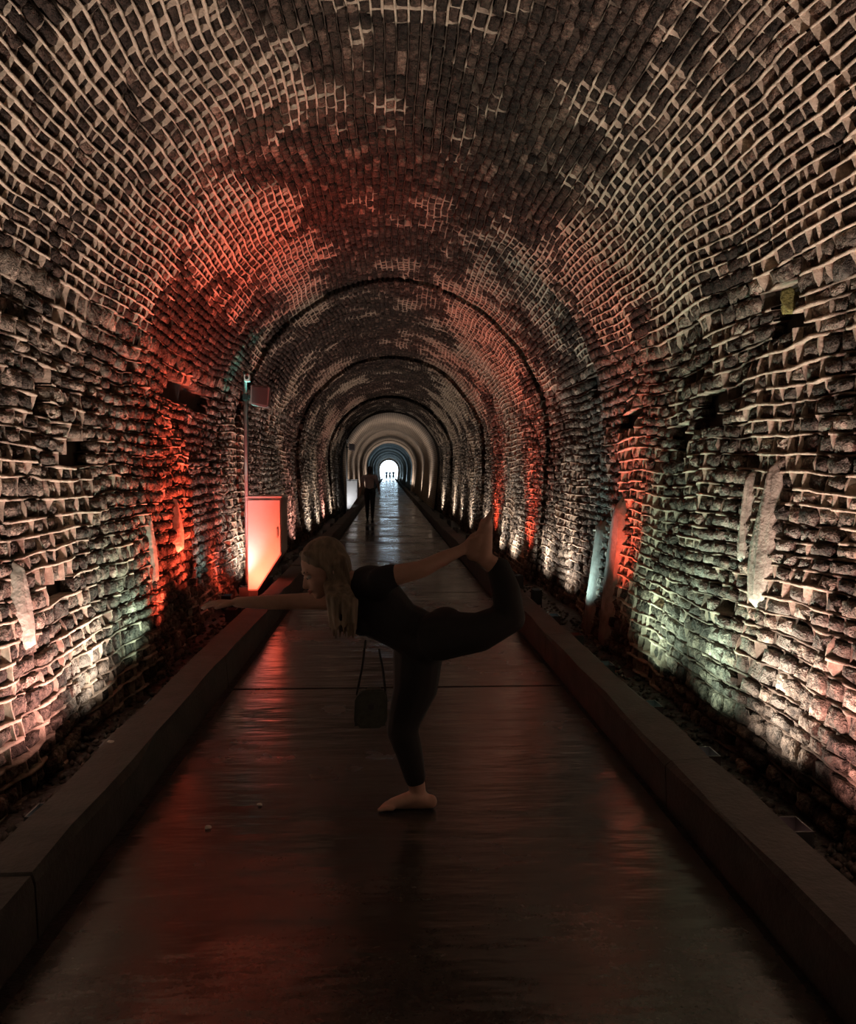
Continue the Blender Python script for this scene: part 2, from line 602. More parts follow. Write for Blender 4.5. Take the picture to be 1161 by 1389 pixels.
for side in (-1, 1):
    if side < 0:
        poly = [(KIL + 0.02, -0.3), (KIL + 0.015, 0.005), (KIL + 0.012, HK - 0.03), (KIL, HK), (KOL, HK), (KOL - 0.02, HK - 0.03), (KOL - 0.03, -0.4)]
    else:
        poly = [(KIR - 0.02, -0.3), (KIR - 0.015, 0.005), (KIR - 0.012, HK - 0.02), (KIR, HK), (KOR, HK), (KOR + 0.02, HK - 0.03), (KOR + 0.03, -0.4)]
    def kerb_piece(a, b_, name, parent, j=0.0):
        bm = bmesh.new()
        n = max(1, int((b_ - a) / 0.35)) if b_ - a < 5 else 1
        rings = []
        for i in range(n + 1):
            y = a + (b_ - a) * i / n
            r = []
            for k, (px_, pz_) in enumerate(poly):
                dx = dz = 0
                if 2 <= k <= 5 and b_ - a < 5:
                    dx = (vnoise(y * 2.2, k * 3.1 + side) - 0.5) * 0.03
                    dz = (vnoise(y * 1.7 + 9, k * 2.7 + side) - 0.5) * 0.03 + j
                r.append(bm.verts.new((px_ + dx, y, pz_ + dz)))
            rings.append(r)
        for r0, r1 in zip(rings, rings[1:]):
            for k in range(len(poly)):
                k2 = (k + 1) % len(poly)
                bm.faces.new((r0[k], r0[k2], r1[k2], r1[k]))
        bm.faces.new(rings[0][::-1]); bm.faces.new(rings[-1])
        return bm_obj(name, bm, M_KERB, parent)
    nm = 'kerb_left' if side < 0 else 'kerb_right'
    kr = tag(kerb_piece(36.0, END, nm, None), 'low dark concrete kerb between the walkway and the %s' % ('ditch with the cabinets' if side < 0 else 'ditch opposite the cabinets'), kind='structure')
    y = BACK
    while y < 36.0:
        e = min(36.0, y + random.uniform(2.6, 3.6))
        if e > 35:
            e = 36.0
        kerb_piece(y + 0.006, e - 0.006, 'kerb_stone', kr, random.uniform(-0.008, 0.008))
        y = e
    # ditch bed
    x0, x1 = (XC - 2.35, KOL) if side < 0 else (KOR, XC + 2.35)
    nx, ny = 6, 130
    yy = np.concatenate([np.linspace(BACK, 40, 105), np.linspace(42, END, 25)])
    V = []
    for yv in yy:
        for i in range(nx):
            xx = x0 + (x1 - x0) * i / (nx - 1)
            V.append((xx, yv, -0.2 + 0.08 * float(vnoise(xx * 4, yv * 1.6)) - 0.02))
    V = np.array(V)
    Fq = np.array([(r * nx + k, r * nx + k + 1, (r + 1) * nx + k + 1, (r + 1) * nx + k) for r in range(len(yy) - 1) for k in range(nx - 1)])
    dt = tag(np_mesh('ditch_floor', V, Fq, M_DITCH, smooth=True), 'dark muddy drain ditch at the foot of the wall %s' % ('with the cabinets' if side < 0 else 'opposite the cabinets'), kind='structure')
    # gravel
    n = 1500
    base = np.array([(1, 0, 0), (-1, 0, 0), (0, 1, 0), (0, -1, 0), (0, 0, 1), (0, 0, -1)], float)
    ft = np.array([(0, 2, 4), (2, 1, 4), (1, 3, 4), (3, 0, 4), (2, 0, 5), (1, 2, 5), (3, 1, 5), (0, 3, 5)])
    gy = 3.2 + rng.random(n) ** 1.6 * 14
    gx = x0 + 0.3 * (side < 0) + rng.random(n) * (abs(x1 - x0) - 0.32) + 0.0
    sz = rng.uniform(0.008, 0.032, n)
    gz = -0.2 + 0.08 * vnoise(gx * 4, gy * 1.6) - 0.02 + sz * 0.3
    B = base[None] * rng.uniform(0.6, 1.3, (n, 6, 1)) * sz[:, None, None]
    V = (B + np.stack([gx, gy, gz], 1)[:, None]).reshape(-1, 3)
    Fg = (ft[None] + (np.arange(n) * 6)[:, None, None]).reshape(-1, 3)
    tag(np_mesh('gravel', V, Fg, M_GRAVEL, dt), 'loose dark gravel', kind='stuff')

# ground outside the far mouth
tag(box_obj('ground', (-40, 40, END, END + 120, -0.3, -0.02), M_GROUND), 'pale paved ground outside the far tunnel mouth', kind='structure')

# ------------------------------------------------------------------ masonry pieces
def unit_piece(seed, rough):
    """a stone or brick: u,v in [-.5,.5], front at w=0, back at w=-1 (40 triangles)"""
    r = np.random.default_rng(seed)
    ring = np.array([(-.5, -.5), (0, -.5), (.5, -.5), (.5, 0), (.5, .5), (0, .5), (-.5, .5), (-.5, 0)])
    cor = np.array([1, 0, 1, 0, 1, 0, 1, 0])[:, None]
    mid = ring * (1 - cor * 0.10 * rough * r.random((8, 1))) + r.uniform(-1, 1, (8, 2)) * 0.035 * rough
    fr = ring * (1 - 0.09 - 0.12 * rough * r.random((8, 1))) + r.uniform(-1, 1, (8, 2)) * 0.05 * rough
    v = [(*p, -1.0) for p in mid]
    v += [(*p, -0.13 - 0.13 * rough * r.random()) for p in mid]
    v += [(*p, -0.01 - 0.19 * rough * r.random()) for p in fr]
    v += [(r.uniform(-.12, .12), r.uniform(-.12, .12), 0.06 * rough * r.uniform(-1, 1.6))]
    f = []
    for a in (0, 8):
        for k in range(8):
            k2 = (k + 1) % 8
            f += [(a + k, a + k2, a + 8 + k2), (a + k, a + 8 + k2, a + 8 + k)]
    f += [(16 + k, 16 + (k + 1) % 8, 24) for k in range(8)]
    return np.array(v), np.array(f)


BRICKS = [unit_piece(100 + i, 0.55) for i in range(16)]
STONES = [unit_piece(300 + i, 1.35) for i in range(20)]


def unit_meshes(lst, name, mat):
    out = []
    for v, f in lst:
        me = bpy.data.meshes.new(name)
        me.from_pydata([tuple(p) for p in v], [], [tuple(int(i) for i in t) for t in f])
        me.materials.append(mat)
        me.polygons.foreach_set('use_smooth', [True] * len(me.polygons))
        me.update()
        out.append(me)
    return out


BRICK_ME = unit_meshes(BRICKS, 'brick', M_BRICK)
STONE_ME = unit_meshes(STONES, 'stone', M_STONE)

# holes: (s, y, half s, half y) where pieces have fallen out of the lining
HOLES = []


def hole(px0, px1, py0, py1, side):
    """opening seen between two pixel columns on a side wall"""
    res = []
    for px_, py_ in ((px0, py0), (px1, py1)):
        d = RC @ Vector(((px_ - 580.5) / F, -(py_ - 694.5) / F, -1.0))
        x = XC + side * HW
        t = x / d.x
        res.append((d.y * t, CAM_H + d.z * t))
    ya, yb = sorted((res[0][0], res[1][0]))
    za, zb = sorted((res[0][1], res[1][1]))
    sa, sb = s_at_height(min(za, 3.2)), s_at_height(min(zb, 3.2))
    if side > 0:
        sa, sb = STOT - sb, STOT - sa
    HOLES.append((sa, sb, ya, yb))


HOLES.append((s_at_height(2.22), s_at_height(2.40), 7.9, 10.1))            # long slot above the cabinet side
HOLES.append((STOT - s_at_height(2.5), STOT - s_at_height(2.3), 8.9, 9.6))
hole(944, 976, 530, 575, 1)
hole(908, 932, 575, 612, 1)
hole(1050, 1090, 395, 440, 1)
hole(835, 856, 560, 580, 1)
hole(45, 75, 515, 560, -1)
hole(85, 125, 595, 625, -1)
hole(0, 30, 400, 425, -1)
hole(60, 95, 790, 815, -1)


def in_hole(s, y):
    m = np.zeros(s.shape, bool)
    for a, b_, c_, d_ in HOLES:
        m |= (s > a) & (s < b_) & (y > c_) & (y < d_)
    return m


def lay(region, s0, s1, kind, owner, pieces, piece_me, name):
    """lay courses between arc lengths s0..s1 of the lining; returns nothing, links parts under owner"""
    rec = {k: [] for k in ('s', 'y', 'h', 'l', 'o', 'top', 'y0', 'y1', 'sb')}
    hs = []
    s = s0
    while s < s1 - 0.04:
        h = random.uniform(0.078, 0.122) if kind == 'stone' else random.uniform(0.064, 0.072)
        if s + h > s1 - 0.05:
            h = s1 - s
        hs.append((s, h))
        s += h
    for (a, b_, o) in SECTIONS:
        for s, h in hs:
            y = a
            first = True
            while y < b_ - 0.03:
                l = random.uniform(0.105, 0.225) if kind == 'stone' else random.uniform(0.145, 0.175)
                if kind == 'brick' and random.random() < 0.12:
                    l *= 0.52
                if first:
                    l *= random.uniform(0.45, 1)
                    first = False
                if y + l > b_ - 0.08:
                    l = b_ - y
                rec['s'].append(s + h / 2); rec['sb'].append(s)
                rec['y'].append(y + l / 2); rec['h'].append(h); rec['l'].append(l); rec['o'].append(o)
                y += l
    R = {k: np.array(v) for k, v in rec.items() if v}
    n = len(R['s'])
    s, y, h, l, o = R['s'], R['y'], R['h'], R['l'], R['o']
    ang = s / STOT            # 0 left base, .5 crown, 1 right base
    # ---- where the mortar still stands proud, and where it has washed out
    low = fbm(s * 0.9 + 3.1, y * 0.55 + 8.2)
    mid = fbm(s * 2.2 + 31, y * 1.3 + 2)
    if kind == 'brick':
        crown = np.exp(-((ang - 0.5) / 0.075) ** 2)
        bias = 0.20 * np.exp(-((ang - 0.665) / 0.06) ** 2) + 0.05 * np.exp(-((ang - 0.40) / 0.05) ** 2) - 0.27 * crown
        proud = sstep((low - 0.5) * 1.0 + 0.5 + (mid - 0.5) * 0.45 + bias, 0.44, 0.62)
        pale = np.clip(proud * 1.1, 0, 1)
    else:
        proud = sstep(low * 0.6 + mid * 0.4, 0.47, 0.66) * 0.8
        pale = np.clip(0.15 + proud, 0, 1)
    gap = 0.012 if kind == 'brick' else 0.017
    # ---- pieces
    if kind == 'brick':
        depth = -0.005 - 0.004 * proud + rng.uniform(-0.011, 0.005, n)
    else:
        depth = rng.uniform(-0.024, 0.012, n) - 0.010 * proud + (fbm(s * 3, y * 2) - 0.5) * 0.03
    keep = ~in_hole(s, y)
    keep &= rng.random(n) > (0.028 if kind == 'stone' else 0.010)
    tilt = rng.uniform(-1, 1, (n, 3)) * (0.085 if kind == 'stone' else 0.04)
    var = rng.integers(0, len(pieces), n)
    depth = depth + bulge(s, y)
    x, z, tx, tz = prof(s + warp(s, y))
    eu = np.tile(np.array([0.0, 1.0, 0.0]), (n, 1))
    ev = np.stack([tx, np.zeros(n), tz], 1)
    ew = np.stack([tz, np.zeros(n), -tx], 1)
    # small tilts
    eu2 = eu + ev * tilt[:, :1] * 0.6 + ew * tilt[:, 1:2]
    ev2 = ev - eu * tilt[:, :1] * 0.6 + ew * tilt[:, 2:3]
    ew2 = np.cross(eu2, ev2)
    sign = np.sign(np.sum(ew2 * ew, 1))[:, None]
    ew2 = ew2 * sign
    for e in (eu2, ev2, ew2):
        e /= np.linalg.norm(e, axis=1)[:, None]
    org = np.stack([x, y, z], 1) + ew * (depth - o)[:, None]
    jh = h - gap - (rng.uniform(0, 0.012, n) if kind == 'stone' else 0)
    jl = l - gap - (rng.uniform(0, 0.012, n) if kind == 'stone' else 0)
    thick = 0.10
    A = eu2 * jl[:, None]
    B = ev2 * jh[:, None]
    C = ew2 * thick
    # ---- the 300 that show largest
    def px(p):
        return project(p)
    c0 = px(org - A / 2 - B / 2); c1 = px(org + A / 2 - B / 2); c2 = px(org + A / 2 + B / 2); c3 = px(org - A / 2 + B / 2)
    d1 = c2 - c0; d2 = c3 - c1
    area = 0.5 * np.abs(d1[:, 0] * d2[:, 1] - d1[:, 1] * d2[:, 0])
    ctr = px(org)
    vis = (ctr[:, 0] > 2) & (ctr[:, 0] < 1159) & (ctr[:, 1] > 2) & (ctr[:, 1] < 1386) & (org[:, 1] > 1.5) & keep & (org[:, 2] > -0.1)
    area = np.where(vis, area, 0)
    big = set(np.argsort(-area)[:300].tolist())
    for i in sorted(big):
        ob = bpy.data.objects.new(name, piece_me[var[i]])
        flip = np.linalg.det(np.stack([A[i], B[i], C[i]], 1)) < 0
        a_, b2 = (A[i], B[i]) if not flip else (-A[i], B[i])
        m4 = Matrix.Identity(4)
        for r_ in range(3):
            m4[r_][0] = a_[r_]; m4[r_][1] = b2[r_]; m4[r_][2] = C[i][r_]; m4[r_][3] = org[i][r_]
        COL.objects.link(ob)
        ob.parent = owner
        ob.matrix_world = m4
    # ---- the rest, joined
    Vs, Fs, rn = [], [], []
    base = 0
    rest = np.array([i for i in np.nonzero(keep)[0] if i not in big])
    rv = rng.random(n)
    for k, (v, f) in enumerate(pieces):
        idx = rest[var[rest] == k]
        for lod in (0, 1):
            id2 = idx[(org[idx, 1] < 11) & (org[idx, 1] > 1)] if lod == 0 else idx[(org[idx, 1] >= 11) | (org[idx, 1] <= 1)]
            if len(id2) == 0:
                continue
            vv = v if lod == 0 else v[8:]
            ff = f if lod == 0 else f[16:] - 8
            W = org[id2][:, None] + vv[None, :, :1] * A[id2][:, None] + vv[None, :, 1:2] * B[id2][:, None] + vv[None, :, 2:] * C[id2][:, None]
            Vs.append(W.reshape(-1, 3))
            Fs.append((ff[None] + (np.arange(len(id2)) * len(vv))[:, None, None]).reshape(-1, 3) + base)
            rn.append(np.repeat(rv[id2], len(vv)))
            base += len(id2) * len(vv)
    st = np_mesh('%s_courses' % name, np.concatenate(Vs), np.concatenate(Fs), M_BRICK if kind == 'brick' else M_STONE, owner, {'rnd': np.concatenate(rn)}, True)
    tag(st, 'smaller and more distant %ss of the lining' % name, kind='stuff')
    # ---- mortar: a ridge over every bed joint and every head joint
    hole_m = in_hole(s, y)
    ok = ~hole_m
    idx = np.nonzero(ok)[0]
    def strip(p_s, p_y, dir_s, nn, width):
        """p_s,p_y (n,nn) centre line; dir_s True: strip runs along y"""
        cnt = len(p_s)
        hN = fbm(p_s * 6.3 + 5, p_y * 6.3 + 1)
        lowv = fbm(p_s * 0.9 + 3.1, p_y * 0.55 + 8.2)
        midv = fbm(p_s * 2.2 + 31, p_y * 1.3 + 2)
        an = p_s / STOT
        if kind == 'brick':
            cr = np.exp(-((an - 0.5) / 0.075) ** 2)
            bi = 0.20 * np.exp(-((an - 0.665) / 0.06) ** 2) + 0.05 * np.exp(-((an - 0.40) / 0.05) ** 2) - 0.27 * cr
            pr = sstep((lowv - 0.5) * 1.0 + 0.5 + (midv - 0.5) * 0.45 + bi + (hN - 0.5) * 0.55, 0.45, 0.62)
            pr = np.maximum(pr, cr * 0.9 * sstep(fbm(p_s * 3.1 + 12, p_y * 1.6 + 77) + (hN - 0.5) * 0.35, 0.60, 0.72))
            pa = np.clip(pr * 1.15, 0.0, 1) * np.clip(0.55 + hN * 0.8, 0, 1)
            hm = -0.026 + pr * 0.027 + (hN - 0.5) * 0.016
        else:
            pr = sstep(lowv * 0.6 + midv * 0.4 + (hN - 0.5) * 0.6, 0.47, 0.66)
            pa = np.clip(0.10 + pr * 0.75, 0, 1)
            hm = -0.034 + pr * 0.030 + (hN - 0.5) * 0.03
        wd = width * (0.35 + 1.15 * fbm(p_s * 9 + 2, p_y * 9)) * (0.8 + 0.35 * pr)
        bul = bulge(p_s, p_y)
        wsh = warp(p_s, p_y)
        wob = (fbm(p_s * 5 + 50, p_y * 5 + 70) - 0.5) * (0.03 if kind == 'stone' else 0.02)
        oo = np.interp(np.arange(cnt), np.arange(cnt), o_cur)[:, None] * np.ones((1, nn))
        if not dir_s:
            hm = hm - 0.006
            pa = pa * 0.85
        V4 = []
        hm = hm + (vnoise(p_s * 23 + 8, p_y * 23) - 0.5) * 0.014
        for q, (wf, deep) in enumerate(((-0.6, 1), (-0.38, 0), (0.38, 0), (0.6, 1))):
            a1 = p_s + ((wd * wf + wob) if dir_s else 0)
            a2 = p_y + (0 if dir_s else (wd * wf + wob))
            dd = np.where(deep, -0.13, hm + bul)
            xx, zz, t1, t2 = prof(a1 + wsh)
            kk = dd - oo
            V4.append(np.stack([xx + t2 * kk, a2, zz - t1 * kk], -1))
        Vx = np.stack(V4, 2)                       # n, nn, 4, 3
        f = []
        for a in range(nn - 1):
            for q in range(3):
                f.append((a * 4 + q, a * 4 + q + 1, (a + 1) * 4 + q + 1, (a + 1) * 4 + q))
        f = np.array(f)
        Fx = (f[None] + (np.arange(cnt) * nn * 4)[:, None, None]).reshape(-1, 4)
        return Vx.reshape(-1, 3), Fx, np.repeat(pa.reshape(-1), 4)
    lo = idx[(y[idx] > 9) | (y[idx] < 2)]
    hi = idx[(y[idx] <= 9) & (y[idx] >= 2)]
    Vm, Fm, Pm = [], [], []
    base = 0
    for ids, nn in ((hi, 4), (lo, 2)):
        if len(ids) == 0:
            continue
        o_cur = o[ids]
        t = np.linspace(-0.5, 0.5, nn)[None]
        # bed joint above the piece
        ps = (s[ids] + h[ids] / 2)[:, None] * np.ones((1, nn))
        py = y[ids][:, None] + l[ids][:, None] * t
        v1, f1, p1 = strip(ps, py, True, nn, gap * 1.15)
        nh = 3 if nn == 4 else 2
        t = np.linspace(-0.5, 0.5, nh)[None]
        ps = s[ids][:, None] + h[ids][:, None] * t
        py = (y[ids] + l[ids] / 2)[:, None] * np.ones((1, nh))
        v2, f2, p2 = strip(ps, py, False, nh, gap * 0.85)
        for v_, f_, p_ in ((v1, f1, p1), (v2, f2, p2)):
            Vm.append(v_); Fm.append(f_ + base); Pm.append(p_)
            base += len(v_)
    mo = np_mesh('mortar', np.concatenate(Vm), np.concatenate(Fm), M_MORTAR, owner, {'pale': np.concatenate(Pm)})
    tag(mo, 'pale lime mortar standing in the joints', kind='stuff')


lay('wl', 0.0, S_WALL, 'stone', wall_left, STONES, STONE_ME, 'stone')
lay('wr', STOT - S_WALL, STOT, 'stone', wall_right, STONES, STONE_ME, 'stone')
lay('v', S_WALL, STOT - S_WALL, 'brick', ceiling, BRICKS, BRICK_ME, 'brick')


# smooth things on the walls: calcite flows, concrete patches, moss
def flow(name, side, y0, z_top, z_bot, width, thick, mat, parent, lean=0.0, label=None, seed=0):
    nu, nv = 9, 16
    r = np.random.default_rng(seed)
    ph = r.random(6) * 9
    V = []
    for i in range(nv):
        t = i / (nv - 1)
        zc = z_top + (z_bot - z_top) * t
        env = math.sin(math.pi * min(1, 0.12 + t * 0.8)) ** 0.5 * (0.55 + 0.45 * t)
        for j in range(nu):
            u = j / (nu - 1) - 0.5
            yy = y0 + lean * t + u * width * env * (1 + 0.25 * math.sin(5 * t + ph[0]))
            sl = s_at_height(zc + 0.02 * math.sin(9 * u + ph[1]))
            sc = sl if side < 0 else STOT - sl
            hump = thick * max(0, 1 - (2 * u) ** 2) ** 0.6 * (0.75 + 0.3 * math.sin(14 * u + ph[2] + 2 * t)) * env - 0.06 * (abs(u) > 0.49) - 0.05 * (i in (0, nv - 1))
            V.append(P3(np.array([sc]), yy, 0.005 + hump, float(off_at(y0)))[0])
    Fq = np.array([(i * nu + j, i * nu + j + 1, (i + 1) * nu + j + 1, (i + 1) * nu + j) for i in range(nv - 1) for j in range(nu - 1)])
    o = np_mesh(name, np.array(V), Fq, mat, parent, smooth=True)
    if label:
        o['label'] = label
    return o


flow('calcite_flow', 1, 4.55, 1.55, 0.72, 0.30, 0.07, M_CALCITE, wall_right, 0.05, 'pale streaked calcite flow', 1)
flow('calcite_flow', 1, 4.85, 1.50, 0.95, 0.14, 0.05, M_CALCITE, wall_right, 0.0, 'thin calcite flow', 2)
flow('concrete_patch', 1, 7.75, 1.25, -0.2, 0.55, 0.05, M_PATCH, wall_right, 0.0, 'smooth rendered strip glowing red', 3)
flow('concrete_patch', 1, 8.35, 1.00, -0.2, 0.40, 0.06, M_PATCH, wall_right, 0.0, 'smooth rendered strip', 4)
flow('calcite_flow', -1, 6.9, 1.15, 0.55, 0.16, 0.05, M_CALCITE, wall_left, 0.0, 'thin pale calcite flow', 5)
flow('calcite_flow', -1, 7.95, 1.25, 0.75, 0.22, 0.05, M_CALCITE, wall_left, 0.0, 'pale calcite flow', 6)
flow('calcite_flow', -1, 4.5, 1.0, 0.55, 0.10, 0.04, M_CALCITE, wall_left, 0.02, 'dull calcite flow', 7)
flow('moss_patch', 1, 4.35, 2.46, 2.36, 0.07, 0.05, M_MOSS, wall_right, 0.0, 'small yellow green moss tuft', 8)

# ------------------------------------------------------------------ lamps
WARM = (1.0, 0.86, 0.73)
PINK = (1.0, 0.50, 0.44)
RED = (1.0, 0.10, 0.05)
GREEN = (0.70, 1.0, 0.76)
CYAN = (0.62, 1.0, 0.98)
WHITE = (0.95, 0.97, 1.0)
BLUE_FILL = (0.42, 0.72, 1.0)  # added fill lamps, stand in for bluish daylight on the far lining
TEAL = (0.10, 1.0, 0.82)
CNAME = {TEAL: 'teal', BLUE_FILL: 'added blue fill', WARM: 'warm white', PINK: 'pink', RED: 'red', GREEN: 'greenish', CYAN: 'cyan', WHITE: 'cool white'}
ORD = ['first', 'second', 'third', 'fourth', 'fifth', 'sixth', 'seventh', 'eighth', 'ninth', 'tenth', 'eleventh', 'twelfth', 'thirteenth', 'fourteenth', 'fifteenth',
       'sixteenth', 'seventeenth', 'eighteenth', 'nineteenth', 'twentieth', 'twenty-first', 'twenty-second', 'twenty-third', 'twenty-fourth', 'twenty-fifth', 'twenty-sixth']

_b = bmesh.new(); add_box(_b, -0.055, 0.055, -0.075, 0.075, 0.03, 0.11, 0.008)
for k in range(4):
    add_box(_b, -0.05, 0.05, -0.06 + 0.035 * k, -0.052 + 0.035 * k, 0.012, 0.032)
UP_BODY = bm_obj('housing', _b, M_BLACK)
_b = bmesh.new(); add_box(_b, -0.066, -0.058, -0.02, 0.02, -0.02, 0.08); add_box(_b, 0.058, 0.066, -0.02, 0.02, -0.02, 0.08); add_box(_b, -0.066, 0.066, -0.02, 0.02, -0.028, -0.02)
UP_BRK = bm_obj('bracket', _b, M_BLACK)
_b = bmesh.new(); add_box(_b, -0.043, 0.043, -0.062, 0.062, 0.108, 0.114, 0.002)
UP_LENS = bm_obj('lens', _b, M_BLACK)
_b = bmesh.new()
for q4 in ((-0.056, -0.050, -0.076, 0.076), (0.050, 0.056, -0.076, 0.076), (-0.05, 0.05, -0.076, -0.070), (-0.05, 0.05, 0.070, 0.076)):
    add_box(_b, *q4, 0.10, 0.20)
UP_HOOD = bm_obj('hood', _b, M_BLACK)
for o in (UP_BODY, UP_BRK, UP_LENS, UP_HOOD):
    COL.objects.unlink(o)
LENS_MAT = {c: emitter('lens ' + n, c, 1.5) for c, n in CNAME.items()}
LENS_ME = {}
for c in CNAME:
    me = UP_LENS.data.copy()
    me.materials.clear()
    me.materials.append(LENS_MAT[c])
    LENS_ME[c] = me


def uplight(side, Y, col, power, cone, tilt_wall, tilt_y, label, dx=0.40, z=-0.17, spot_blend=1.0):
    wx = XC + side * (HW - 0.12 + float(off_at(Y)))
    x = wx - side * dx
    e = empty('uplight', (x, Y, z))
    tag(e, label, 'uplight', 'coloured uplights along the wall feet')
    for src, me in ((UP_BODY, None), (UP_BRK, None), (UP_HOOD, None), (UP_LENS, LENS_ME[col])):
        o = src.copy()
        if me:
            o.data = me
        COL.objects.link(o)
        o.parent = e
    d = Vector((side * math.sin(math.radians(tilt_wall)), math.sin(math.radians(tilt_y)), math.cos(math.radians(tilt_wall)))).normalized()
    ld = bpy.data.lights.new('lamp', 'SPOT')
    ld.color = col
    ld.energy = power * POWER
    ld.spot_size = math.radians(cone)
    ld.spot_blend = spot_blend
    ld.shadow_soft_size = 0.04
    lo = bpy.data.objects.new('lamp_beam', ld)
    COL.objects.link(lo)
    lo.parent = e
    lo.location = (0, 0, 0.235)
    lo.rotation_mode = 'QUATERNION'
    lo.rotation_quaternion = (-d).to_track_quat('Z', 'Y')
    return e


# side, distance, colour, power, cone, tilt to its own wall, tilt along the tunnel
LAMPS = [
    # left wall
    (-1, 0.6, WARM, 160, 152, 26, 8), (-1, 2.2, WARM, 117, 152, 26, 4), (-1, 3.6, WARM, 94, 152, 26, 0),
    (-1, 4.5, PINK, 82, 152, 26, 0), (-1, 5.3, WARM, 70, 152, 26, 0), (-1, 6.2, GREEN, 60, 123, 24, -4), (-1, 7.0, RED, 210, 101, 20, 0),
    (-1, 8.0, RED, 600, 96, 9, 2), (-1, 8.9, RED, 130, 101, 20, 0), (-1, 9.25, CYAN, 52, 101, 16, 6), (-1, 11.6, WARM, 94, 152, 26, 0), (-1, 13.0, PINK, 81, 152, 26, 0), (-1, 14.5, WARM, 81, 152, 26, 0), (-1, 16.2, WARM, 81, 152, 26, 0),
    (-1, 18.2, PINK, 94, 152, 26, 0), (-1, 20.8, WARM, 100, 152, 26, 0), (-1, 23.5, WARM, 100, 152, 26, 0), (-1, 26.5, PINK, 112, 152, 26, 0), (-1, 29.5, WARM, 112, 152, 26, 0),
    (-1, 41.0, WARM, 253, 146, 0, 0), (-1, 48.0, WARM, 253, 146, 0, 0), (-1, 58.0, WARM, 253, 146, 0, 0), (-1, 69.3, WARM, 195, 146, 0, 0),
    (-1, 88.0, BLUE_FILL, 338, 146, 0, 0), (-1, 112.0, BLUE_FILL, 416, 146, 0, 0), (-1, 138.0, BLUE_FILL, 546, 146, 0, 0),  # added blue fill towards the far mouth, imitates daylight on the lining
    # right wall
    (1, 0.8, WARM, 175, 152, 26, 8), (1, 2.4, WARM, 128, 152, 26, 4), (1, 3.3, PINK, 100, 152, 26, 2),
    (1, 4.2, WARM, 90, 152, 26, 0), (1, 5.1, GREEN, 62, 152, 26, 0), (1, 6.2, GREEN, 62, 152, 26, 0), (1, 7.35, RED, 247, 67, 17, 2), (1, 8.35, CYAN, 57, 112, 22, 4), (1, 10.2, WARM, 94, 152, 26, 0),
    (1, 11.6, WARM, 75, 152, 26, 0), (1, 12.9, RED, 247, 94, 18, 0), (1, 14.2, WARM, 88, 152, 26, 0), (1, 15.8, WARM, 81, 152, 26, 0), (1, 17.5, RED, 182, 101, 18, 0), (1, 19.2, WARM, 100, 152, 26, 0), (1, 21.8, WARM, 100, 152, 26, 0),
    (1, 25.0, WARM, 112, 152, 26, 0), (1, 28.5, WARM, 112, 152, 26, 0), (1, 32.5, WARM, 125, 152, 26, 0),
    (1, 42.0, WARM, 253, 146, 0, 0), (1, 54.0, WARM, 253, 146, 0, 0), (1, 69.3, WARM, 195, 146, 0, 0),
    (1, 80.0, BLUE_FILL, 260, 146, 0, 0), (1, 100.0, BLUE_FILL, 390, 146, 0, 0), (1, 126.0, BLUE_FILL, 468, 146, 0, 0), (1, 150.0, BLUE_FILL, 598, 146, 0, 0),  # added blue fill on this side too, in place of daylight
]
cnt = {-1: 0, 1: 0}
for (sd, Y, c_, pw, cone, tw, ty) in sorted(LAMPS, key=lambda q: q[1]):
    lab = '%s uplight at the foot of the wall %s, %s from the camera' % (CNAME[c_], 'with the cabinets' if sd < 0 else 'opposite the cabinets', ORD[cnt[sd]])
    cnt[sd] += 1
    uplight(sd, Y, c_, pw, cone, tw, ty, lab)

# ------------------------------------------------------------------ cabinet and speaker pole
def cabinet(loc, label):
    """electrical cabinet, front towards the camera, its lower corner cut back on the walkway side"""
    e = empty('cabinet', loc)
    tag(e, label, 'cabinet', 'steel cabinets in the ditch beside the wall')
    W, H, D = 0.42, 1.16, 0.62
    bm = bmesh.new()
    add_prism(bm, [(0, 0), (0.12, 0), (W, 0.46), (W, H), (0, H)], 'y', 0.012, D, 0.006)
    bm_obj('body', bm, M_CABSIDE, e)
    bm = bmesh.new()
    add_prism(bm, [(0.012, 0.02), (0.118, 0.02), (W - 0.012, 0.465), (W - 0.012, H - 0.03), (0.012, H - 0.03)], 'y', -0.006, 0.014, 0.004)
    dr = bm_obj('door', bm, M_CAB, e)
    box_obj('handle', (W - 0.06, W - 0.04, -0.03, -0.006, 0.66, 0.78), M_STEEL, dr, 0.004)
    box_obj('roof', (-0.015, W + 0.015, -0.02, D + 0.015, H, H + 0.02), M_CAB, e, 0.005)
    bm = bmesh.new()
    add_prism(bm, [(0.0, 0), (0.12, 0), (0.12, -0.22), (0.0, -0.22)], 'y', 0.03, D - 0.03)
    bm_obj('plinth', bm, M_KERB, e)
    return e


